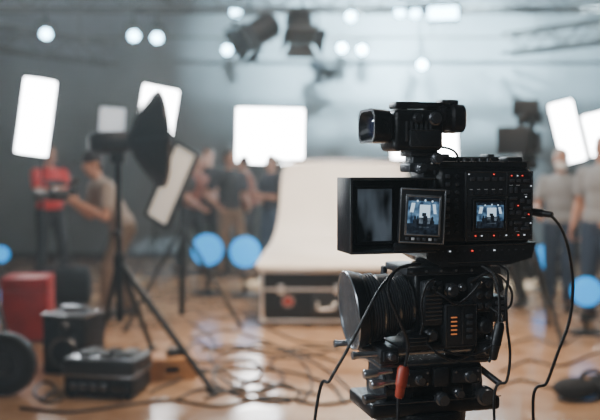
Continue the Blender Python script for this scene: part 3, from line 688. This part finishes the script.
g=MB(); g.box(-.17,.17,-.12,.12,0,.02); g.box(-.17,.17,-.12,.12,.13,.15,.004); g.box(-.17,-.15,-.12,.12,.02,.13); g.box(.15,.17,-.12,.12,.02,.13); g.box(-.15,.15,.1,.12,.02,.13)
g.box(-.15,.15,-.12,-.1,.02,.05); g.box(-.15,.15,-.12,-.1,.10,.13); g.box(-.15,-.05,-.12,-.1,.05,.10); g.box(.05,.15,-.12,-.1,.05,.10)
g.build('box_shell',M['brown'],ab)
pk=thing('battery_pack','small black battery pack lying on top of the tan wooden box','battery',(p.x+.04,p.y+.15,.15),R_(30))
MB().box(-.07,.07,-.04,.04,0,.055,.012).build('pack_body',M['black'],pk)
MB().tube([(-.05,0,.05),(-.04,0,.08),(.04,0,.08),(.05,0,.05)],.006,8,3).build('pack_handle',M['grey'],pk)
for x in (-.03,.03): MB().cyl((x,-.039,.028),(x,-.05,.028),.010).build('pack_socket',M['grey'],pk)
# dolly with big wheel
p=fl(0,402)
dl=thing('camera_dolly','black wheeled dolly cut off by the lower left edge','dolly',(p.x,p.y+.15,0),0)
def wheel(cx,cy):
    w_=MB().lathe((cx,cy-.04,.215),(0,1,0),[(0,.14),(0,.195),(.012,.21),(.04,.215),(.068,.21),(.08,.195),(.08,.14)],36,cap0=False,cap1=False).build('wheel',M['rubber'],dl)
    MB().lathe((cx,cy-.03,.215),(0,1,0),[(0,.03),(.0,.06),(.015,.07),(.015,.145),(.045,.145),(.06,.05)],28).build('hub',M['char'],w_)
wheel(-.02,0); wheel(-.37,.4); wheel(-1.2,0); wheel(-1.2,.4)
MB().box(-1.25,-.06,.05,.35,.25,.3,.01).build('platform',M['case'],dl)
for x,y in ((-.08,0),(-.43,.4),(-1.26,0),(-1.26,.4)): MB().cyl((x+.06,y-.02,.215),(x+.06,y+.14 if y==0 else y-.1,.24),.018).build('axle',M['grey'],dl)
MB().cyl((-.10,.3,.29),(-.26,.3,1.0),.016).build('push_bar',M['grey'],dl)
p=fl(62,308)
bg=thing('duffel_bag','dark grey canvas bag on the floor behind the loudspeaker','bag',(p.x,p.y+.15,0),R_(10))
g=MB(); g.lathe((-.28,0,.22),(1,0,0),[(0,.12),(.02,.19),(.06,.215),(.28,.22),(.5,.215),(.54,.19),(.56,.12)],20); g.build('bag_body',M['canvas'],bg)
MB().tube([(-.12,-.2,.22),(-.12,-.12,.43),(-.05,0,.52),(.05,0,.52),(.12,-.12,.43),(.12,-.2,.22)],.014,8,4).build('strap',M['black'],bg)
# floor cables
def fcable(px,r,label):
    r*=.95
    w=[fl(x,y,r) for x,y in px]
    o=MB(T(-w[0])).tube(w,r,8,8).build('floor_cable',M['rubber']); o.location=w[0]
    return tag(o,label,'cable')
fcable([(150,392),(190,376),(235,368),(290,372),(330,385),(345,403)],.010,'black cable snaking from the equipment unit toward bottom centre')
fcable([(200,350),(235,346),(275,351),(310,347),(345,352),(380,362)],.010,'black cable lying on the floor just in front of the flight case')
fcable([(205,399),(240,386),(262,373),(250,360),(222,363),(214,381),(240,396),(290,402)],.010,'black cable lying in a loop on the open floor')
fcable([(190,338),(225,330),(262,340),(300,360),(312,385),(300,403)],.009,'thin black cable running from blue lights to the bottom of the photo')
fcable([(178,398),(206,388),(246,392),(282,384),(300,394),(282,402),(250,399)],.009,'black cable bunched in an S curve nearest the bottom edge')
fcable([(172,352),(205,362),(240,350),(285,358),(325,352),(352,340)],.008,'thin black cable weaving between the dish light tripod and flight case')
fcable([(196,312),(222,318),(240,312),(258,322),(300,342),(340,344)],.008,'thin black cable trailing from the blue lights along the flight case')
fcable([(184,366),(214,372),(232,385),(262,392),(284,378),(270,362),(300,352),(338,362)],.009,'black cable tangled in waves right of the tan wooden box')
fcable([(190,322),(214,340),(210,360),(236,378),(270,384),(320,395)],.009,'black cable running from the light panel stand toward the camera')
fcable([(20,408),(70,412),(120,406),(170,400),(220,406),(270,396),(320,404),(360,398)],.010,'long black cable along the bottom edge from dolly wheel to camera tripod')
fcable([(156,372),(180,358),(196,342),(222,352),(258,344),(290,350),(330,372),(352,392)],.009,'long black cable looping from the tan wooden box across the middle floor')
fcable([(500,372),(530,360),(560,366),(600,352),(640,350)],.009,'black cable on the floor at lower right')
fcable([(486,392),(520,380),(555,388),(585,376),(630,380)],.009,'black cable nearest the bottom at lower right')
fcable([(505,345),(535,338),(560,346),(582,335),(620,340)],.008,'thin black cable further back on the floor at right')
fcable([(40,400),(56,388),(44,382),(34,392),(46,402),(62,400)],.010,'coiled black cable on the floor beside the dolly wheel')
p=fl(590,402)
rc=thing('sandbag','black sandbag lying on the floor at the lower right corner','sandbag',(p.x+.02,p.y+.1,0),R_(15))
for x in (-.1,.14): MB().ell((x,0,.07),(.15,.12,.07)).build('bag_half',M['canvas'],rc)
MB().tube([(-.06,0,.1),(-.03,0,.17),(.07,0,.17),(.1,0,.1)],.014,8,4).build('handle',M['black'],rc)
# ------------------------------------------------------------------ camcorders
def camcorder(loc,rotz,sc,label,tall=False):
    r=thing('camcorder',label,'camera',loc,rotz)
    X=Matrix.Scale(sc,4); bk=M['fix'] if tall else M['black']; bg_=M['fix'] if tall else M['blackg']
    MB(X).box(-.06,.06,-.16,.16,-.07,.07,.015).build('body',bg_,r)
    MB(X).lathe((0,-.16,.0),(0,-1,0),[(0,.045),(.02,.055),(.1,.055),(.11,.065),(.17,.07),(.17,.06),(.14,.05)],24).build('lens_barrel',bk,r)
    MB(X).lathe((0,-.29,0),(0,-1,0),[(0,.055),(.012,.04),(.018,.01)],20).build('lens_glass',M['glass'],r)
    g=MB(X); g.box(-.02,.02,-.16,-.12,.06,.13,.006); g.box(-.02,.02,.08,.12,.06,.13,.006); g.box(-.024,.024,-.18,.14,.12,.155,.012); g.build('top_handle',bk,r)
    MB(X).box(-.05,.05,.1,.2,.13,.21,.012).build('viewfinder',bk,r)
    MB(X).box(.06,.075,-.1,.06,-.05,.06,.006).build('side_screen',bk,r)
    MB(X).cyl((.045,-.24,.17),(.045,.0,.17),.016).build('microphone',M['canvas'],r)
    if tall:
        MB(X).box(-.13,-.06,-.05,.08,-.05,.055,.01).build('side_grip',bk,r)
        g=MB(X); g.box(-.085,.085,-.06,-.02,.165,.27,.008); g.cyl((0,-.045,.15),(0,-.045,.18),.012); g.build('top_monitor',bk,r)
        g=MB(X); g.box(-.10,.10,-.34,-.30,-.085,.085,.006); g.build('matte_box',bk,r)
    return r
Y=7.6; p=at(527,142,Y)
camcorder((p.x,Y,p.z),R_(-30),1.4,'compact upright black camcorder on the tripod at right behind the main camera',True)
t2=thing('tripod','black video tripod under the camcorder at right','tripod',(p.x,Y,0))
zt=p.z-.07*1.4
g=MB(); g.box(-.07,.07,-.07,.07,zt-.14,zt-.002,.012); g.lathe((-.08,0,zt-.1),(1,0,0),[(0,.055),(.16,.055)],20); g.build('fluid_head',M['fix'],t2)
MB().cyl((0,0,zt-.12),(0,0,.55),.04,.032).build('column',M['fix'],t2)
MB().cyl((.0,.04,zt-.09),(.16,.42,zt-.3),.012).build('pan_handle',M['fix'],t2)
legs(t2,0,0,1.05,tri(0,0,.55,-70),M['fix'],.022)
MB().lathe((0,0,1.02),(0,0,1),[(0,.055),(.08,.055)],16).build('collar',M['fix'],t2)
# ------------------------------------------------------------------ people
def hand(g,w,d,n,ts,curl=25):
    d=d.normalized(); n=(n-d*n.dot(d)).normalized(); s=d.cross(n)
    if s.dot(ts)<0: s=-s
    Ls=[.074,.083,.077,.06]
    for i in range(4):
        o=1.5-i
        b=w+d*(.092-.004*abs(o))+s*(o*.0205)
        g.cap(w+d*.012+s*(o*.012),b,.0135,.0115,8)
        p=b; dd=d.copy(); a=0
        for k,f in enumerate((.45,.31,.24)):
            a+=R_(curl*(1.0 if k else .8)); dd=d*math.cos(a)+n*math.sin(a)
            e=p+dd*Ls[i]*f; g.cap(p,e,.0100-.0008*k,.0094-.0008*k,8); p=e
    b=w+d*.028+s*.028; t=(d*.62+s*.68+n*.3).normalized()
    g.cap(w+d*.01+s*.012,b,.014,.0135,8); e=b+t*.036; g.cap(b,e,.0128,.011,8); t=(t+d*.35+n*.15).normalized(); g.cap(e,e+t*.03,.0108,.009,8)
def person(px,Y,rot,label,shirt,trous,skin='skin1',hair='hair',pose=None,height=1.75,sleeve='short',mask=False,group=None,head=(0,0),cap=None):
    x=(px-300)*Y/F
    root=thing('person',label,'person',(x,Y,0),R_(rot),group)
    k=height/1.75; X=Matrix.Scale(k,4)
    J=dict(pel=(0,0,.95),nek=(0,.01,1.47),sL=(.18,.01,1.41),sR=(-.18,.01,1.41),eL=(.25,.04,1.13),eR=(-.25,.04,1.13),wL=(.25,-.07,.9),wR=(-.25,-.07,.9),
           hL=(.09,0,.92),hR=(-.09,0,.92),kL=(.105,-.03,.5),kR=(-.105,-.03,.5),aL=(.11,.02,.09),aR=(-.11,.02,.09),fL=(.03,-1,0),fR=(-.03,-1,0),nL=(-1,0,0),nR=(1,0,0),curl=28)
    J.update(pose or {}); J={a:(Vector(b) if isinstance(b,tuple) else b) for a,b in J.items()}
    zx=(J['nek']-J['pel']).normalized(); xx=(J['sL']-J['sR']).normalized(); yx=zx.cross(xx).normalized(); xx=yx.cross(zx)
    Rt=Matrix((xx,yx,zx)).transposed(); L=(J['nek']-J['pel']).length
    def tp_(a,b,c): return J['pel']+Rt@Vector((a,b,c))
    Rh=Matrix.Rotation(R_(head[0]),3,'Z')@Matrix.Rotation(R_(head[1]),3,'X')
    hc=J['nek']+zx*.06+Vector((0,-.02,.115))
    def hp(a,b,c): return hc+Rh@Vector((a,b,c))
    g=MB(X)
    g.ell(tp_(0,0,.02),(.155,.105,.13),Rt); g.ell(tp_(0,0,L*.38),(.135,.092,.17),Rt); g.ell(tp_(0,.0,L*.72),(.158,.105,.19),Rt); g.ell(tp_(0,.012,L*.92),(.15,.07,.07),Rt)
    g.cap(J['nek']-zx*.03,hc-Rh@Vector((0,-.012,.05)),.06,.052)
    g.ell(hp(0,.012,.025),(.074,.092,.095),Rh); g.ell(hp(0,-.02,-.035),(.058,.066,.082),Rh); g.ell(hp(0,-.058,-.085),(.028,.024,.024),Rh)
    g.cap(hp(0,-.082,.02),hp(0,-.103,-.022),.009,.014,8)
    for s in (-1,1): g.ell(hp(s*.076,.012,-.003),(.012,.022,.033),Rh,u=10,v=6); g.ell(hp(s*.035,-.075,-.025),(.022,.016,.02),Rh,u=10,v=6)
    for s in 'LR':
        S,E,W=J['s'+s],J['e'+s],J['w'+s]; Hh,Kn,A=J['h'+s],J['k'+s],J['a'+s]
        g.cap(S,E,.055,.042); g.cap(E,E.lerp(W,.35),.041,.041); g.cap(E.lerp(W,.35),W,.041,.028)
        hand(g,W,(W-E),J['n'+s],Vector((0,-.7,.7)),J['curl'])
        g.cap(Hh,Kn,.088,.058); c=Kn.lerp(A,.3)+Vector((0,.012,0)); g.cap(Kn,c,.056,.054); g.cap(c,A,.054,.038)
        f=J['f'+s].normalized(); g.cap(A-Vector((0,0,.04))-f*.03,A-Vector((0,0,.05))+f*.15,.036,.03)
    b=g.fuse('body',M[skin],root,.0095,3)
    g=MB(X); e=.018
    g.ell(tp_(0,0,L*.1),(.165+e,.112+e,.13),Rt); g.ell(tp_(0,0,L*.38),(.145+e,.105+e,.19),Rt); g.ell(tp_(0,0,L*.72),(.162+e,.112+e,.19),Rt); g.ell(tp_(0,.012,L*.91),(.15+e,.07+e,.072),Rt)
    for s in 'LR':
        S,E,W=J['s'+s],J['e'+s],J['w'+s]
        if sleeve=='short': q=S.lerp(E,.72); g.ell(S,(.074,)*3); g.cyl(S,q,.074,.07)
        else: g.cap(S,E,.072,.06); g.cyl(E,E.lerp(W,.8),.058,.046)
    g.fuse('shirt',M[shirt],root,.013,3)
    g=MB(X)
    g.ell(tp_(0,0,.0),(.168,.12,.135),Rt)
    for s in 'LR':
        Hh,Kn,A=J['h'+s],J['k'+s],J['a'+s]
        g.cap(Hh,Kn,.104,.078); q=A+(Kn-A).normalized()*.02; g.cyl(Kn,q,.077,.062)
    g.fuse('trousers',M[trous],root,.013,3)
    for s in 'LR':
        A=J['a'+s]; f=J['f'+s].normalized(); g=MB(X)
        Rf=f.to_track_quat('-Y','Z').to_matrix()
        g.ell(A+f*.05-Vector((0,0,.045)),(.05,.145,.042),Rf); g.ell(A-f*.03-Vector((0,0,.02)),(.046,.06,.065),Rf)
        for v in g.bm.verts:
            if v.co.z<(A.z-.088)*k: v.co.z=(A.z-.088)*k
        g.build('shoe',M['shoe'],root)
    g=MB(X); g.ell(hp(0,.03,.05),(.082,.088,.088),Rh); g.ell(hp(0,.055,.0),(.07,.055,.08),Rh); g.fuse('hair',M[hair],root,.009,3)
    if cap:
        g=MB(X); g.ell(hp(0,.012,.065),(.088,.104,.082),Rh); g.ell(hp(0,-.115,.055),(.07,.075,.012),Rh); g.fuse('baseball_cap',M[cap],root,.008,2)
    for s in (-1,1):
        MB(X).ell(hp(s*.031,-.079,.012),(.013,.008,.007),Rh,u=10,v=6).build('eye',M['eye'],root)
        MB(X).ell(hp(s*.032,-.08,.032),(.019,.007,.004),Rh,u=10,v=6).build('eyebrow',M[hair],root)
    if mask:
        g=MB(X); g.ell(hp(0,-.045,-.05),(.07,.072,.06),Rh); g.build('face_mask',M['mask'],root)
    else: MB(X).ell(hp(0,-.083,-.055),(.022,.008,.007),Rh,u=10,v=6).build('mouth',M['lip'],root)
    return root
step=dict(kL=(.1,-.14,.52),aL=(.11,-.16,.09),kR=(-.1,.02,.5),aR=(-.11,.14,.09))
person(50,11.0,40,'person in a red T-shirt and dark trousers standing at far left','tred','dark',pose=dict(step,eL=(.24,-.06,1.14),eR=(-.22,-.14,1.16),wL=(.12,-.28,1.10),wR=(-.09,-.36,1.24),nL=(-1,0,.2),nR=(1,0,.2)),height=1.8,head=(8,12))
hb=dict(step,pel=(0,.06,.93),hL=(.09,.06,.90),hR=(-.09,.06,.90),eL=(.22,-.20,1.03),eR=(-.23,-.20,1.03),wL=(.10,-.42,1.17),wR=(-.10,-.42,1.17),nL=(-1,0,.1),nR=(1,0,.1),curl=35,nek=(0,-.20,1.38),sL=(.18,-.17,1.32),sR=(-.18,-.17,1.32))
person(117,8.4,-58,'capped person in pale beige T-shirt and khaki trousers filming, bent behind the dish light stand','pale','khaki',pose=hb,height=1.76,head=(0,10),cap='dark')
xh=(117-300)*8.4/F; th=R_(-58)
camcorder((xh+math.sin(th)*.55,8.4-math.cos(th)*.55,1.255),th,.8,'small black camcorder held by the capped person in the pale beige T-shirt')
fold=dict(eL=(.25,-.03,1.13),eR=(-.25,-.03,1.13),wL=(-.02,-.2,1.17),wR=(.02,-.23,1.10),nL=(0,1,0),nR=(0,1,0))
hip=dict(eR=(-.33,.06,1.15),wR=(-.2,-.05,1.0),nR=(1,0,0),kL=(.14,-.05,.5),aL=(.17,-.06,.09),pel=(-.02,0,.95))
lean=dict(step,nek=(.05,-.10,1.43),sL=(.22,-.08,1.36),sR=(-.13,-.08,1.38),eL=(.30,-.20,1.12),wL=(.16,-.38,1.04),eR=(-.22,-.12,1.10),wR=(-.16,-.30,.98))
G='crew standing at the back'
person(190,12.0,60,'crew person in rust shirt, leftmost of the row at the back','trust','dark','skin1',pose=lean,group=G,height=1.76,head=(15,10))
person(208,12.95,-15,'crew person in black shirt, second of the row at the back','tblack','dark','skin1',pose=fold,group=G,height=1.82,head=(-10,0))
person(230,11.6,25,'crew person in black shirt and khaki trousers among the row at the back','tblack','khaki','skin2',pose=dict(hip,wL=(.2,-.2,1.0)),group=G,height=1.76,head=(22,8))
person(250,12.75,-70,'crew person in rust shirt between khaki trousers and navy shirt','trust','dark',pose=lean,group=G,height=1.74,head=(-25,5))
person(271,12.0,-50,'crew person in navy shirt, rightmost of the row at the back','tnavy','jean',pose=fold,group=G,height=1.7,head=(10,14))
person(561,9.0,-25,'person with white face mask, grey T-shirt and blue jeans at right','tgrey','jean',mask=True,hair='hairg',pose=dict(step,wR=(-.2,-.28,1.05),eR=(-.25,-.02,1.13)),height=1.71,head=(10,8))
person(602,8.1,-45,'person in grey shirt and jeans cut off by the right edge','tgrey','jean',pose=dict(wL=(.2,-.2,1.0),eL=(.25,.02,1.12)),height=1.82)
cr=dict(pel=(0,.12,.40),nek=(0,-.14,.86),sL=(.18,-.12,.80),sR=(-.18,-.12,.80),eL=(.24,-.32,.60),eR=(-.24,-.32,.60),wL=(.1,-.52,.55),wR=(-.1,-.52,.50),
   hL=(.09,.12,.38),hR=(-.09,.12,.38),kL=(.17,-.3,.5),kR=(-.17,-.25,.46),aL=(.14,-.08,.09),aR=(-.14,-.04,.09))
person(517,9.2,-50,'person crouching in a taupe shirt on the floor behind the camera cables','ttan','dark',pose=cr,sleeve='short',head=(0,15))
# ------------------------------------------------------------------ lights
def area(name,loc,tgt,size,e,col,sy=None):
    l=bpy.data.lights.new(name,'AREA'); l.energy=e; l.color=col; l.size=size
    if sy: l.shape='RECTANGLE'; l.size_y=sy
    o=bpy.data.objects.new(name,l); C.objects.link(o); o.location=loc
    o.rotation_euler=(Vector(tgt)-Vector(loc)).to_track_quat('-Z','Y').to_euler(); return o
def spot(name,loc,tgt,ang,e,col,blend=.8,rad=.1):
    l=bpy.data.lights.new(name,'SPOT'); l.energy=e; l.color=col; l.spot_size=R_(ang); l.spot_blend=blend; l.shadow_soft_size=rad
    o=bpy.data.objects.new(name,l); C.objects.link(o); o.location=loc
    o.rotation_euler=(Vector(tgt)-Vector(loc)).to_track_quat('-Z','Y').to_euler(); return o
area('overhead_light',(.8,9.0,5.2),(.6,8.8,0),4,160,(1,.92,.84),4)
area('crew_warm_fill',(.9,5.4,4.2),(.9,10.5,1.0),2.0,180,(1,.80,.62),1.2)  # added lamp without a fixture, warms the crew
area('rig_key_fill',(-1.6,-.4,2.9),(ref.x,1.8,1.3),1.4,34,(.85,.93,1))  # added lamp out of view, lifts the front of the rig
area('rig_side_fill',(-1.9,1.5,1.7),(ref.x,1.8,1.25),1.0,36,(.82,.92,1))  # added lamp, brightens the left faces of the rig
area('rig_rim_fill',(-.9,3.8,2.5),(ref.x,1.8,1.35),.9,60,(.8,.92,1))  # added lamp; the distant softboxes barely reach the rig's edges
area('rig_warm_rim_fill',(2.4,3.6,1.9),(ref.x,1.8,1.2),.8,30,(1,.78,.6))  # added warm lamp for the right edges of the rig
for (x,tx,tz,e,an) in ((-1.2,-.5,3.5,3400,50),(.8,.8,3.3,13500,56),(2.5,2.4,3.2,13500,58),(4.3,4.1,2.9,5200,54)):  # added lamps; the brightened wall stands in for haze
    spot('wall_fill',(x,10.4,4.9),(tx,14,tz),an,e,(.54,.83,.97),1.0)
spot('wall_fill_dim',(-4.2,10.4,4.9),(-3.8,14,2.8),60,220,(.85,.88,.92),1.0)  # added weak lamp for the left part of the wall
for i,(tx,ty,tz,e) in {1:(-2.4,11.2,0,900),3:(-.4,11.0,0,3200),5:(.9,10.8,0,3200),8:(2.6,10.8,0,3200),9:(3.4,11.0,0,3000)}.items():
    p=spos[i]; spot('beam_light',(p.x,p.y-.12,p.z-.04),(tx,ty,tz),13,e,(.62,.86,1),.45,.05)
for (a,b,e) in (((5.2,11.0,4.9),(.8,13.0,.6),7500),((3.9,11.2,5.1),(-.6,13.2,1.2),7000)):
    spot('cross_beam',a,b,10,e,(.66,.88,1),.45,.05)
spot('backdrop_fill',(.6,5.8,4.2),(.45,9.5,1.0),30,1600,(1,.90,.78))  # added lamp, brightens the white paper
spot('floor_warm_fill',(.8,7.2,5.0),(.6,7.1,0),62,1450,(1,.80,.60),1,.5)  # added lamp for a warm pool on the central floor
w=bpy.data.worlds.new('studio_world'); bpy.context.scene.world=w; w.use_nodes=True
wn=w.node_tree
wn.nodes['Background'].inputs[0].default_value=(.45,.52,.6,1); wn.nodes['Background'].inputs[1].default_value=.12
va=wn.nodes.new('ShaderNodeVolumeScatter'); va.inputs['Color'].default_value=(.80,.94,1,1); va.inputs['Density'].default_value=.0078; va.inputs['Anisotropy'].default_value=.4
wn.links.new(va.outputs[0],wn.nodes['World Output'].inputs['Volume'])
# ------------------------------------------------------------------ camera
cd=bpy.data.cameras.new('photo_camera'); co=bpy.data.objects.new('photo_camera',cd); C.objects.link(co)
co.location=(0,0,CH); co.rotation_euler=(math.pi/2-TH,0,0)
cd.lens=50; cd.sensor_width=36; cd.clip_start=.05
cd.dof.use_dof=True; cd.dof.focus_distance=1.76; cd.dof.aperture_fstop=2.4
bpy.context.scene.camera=co
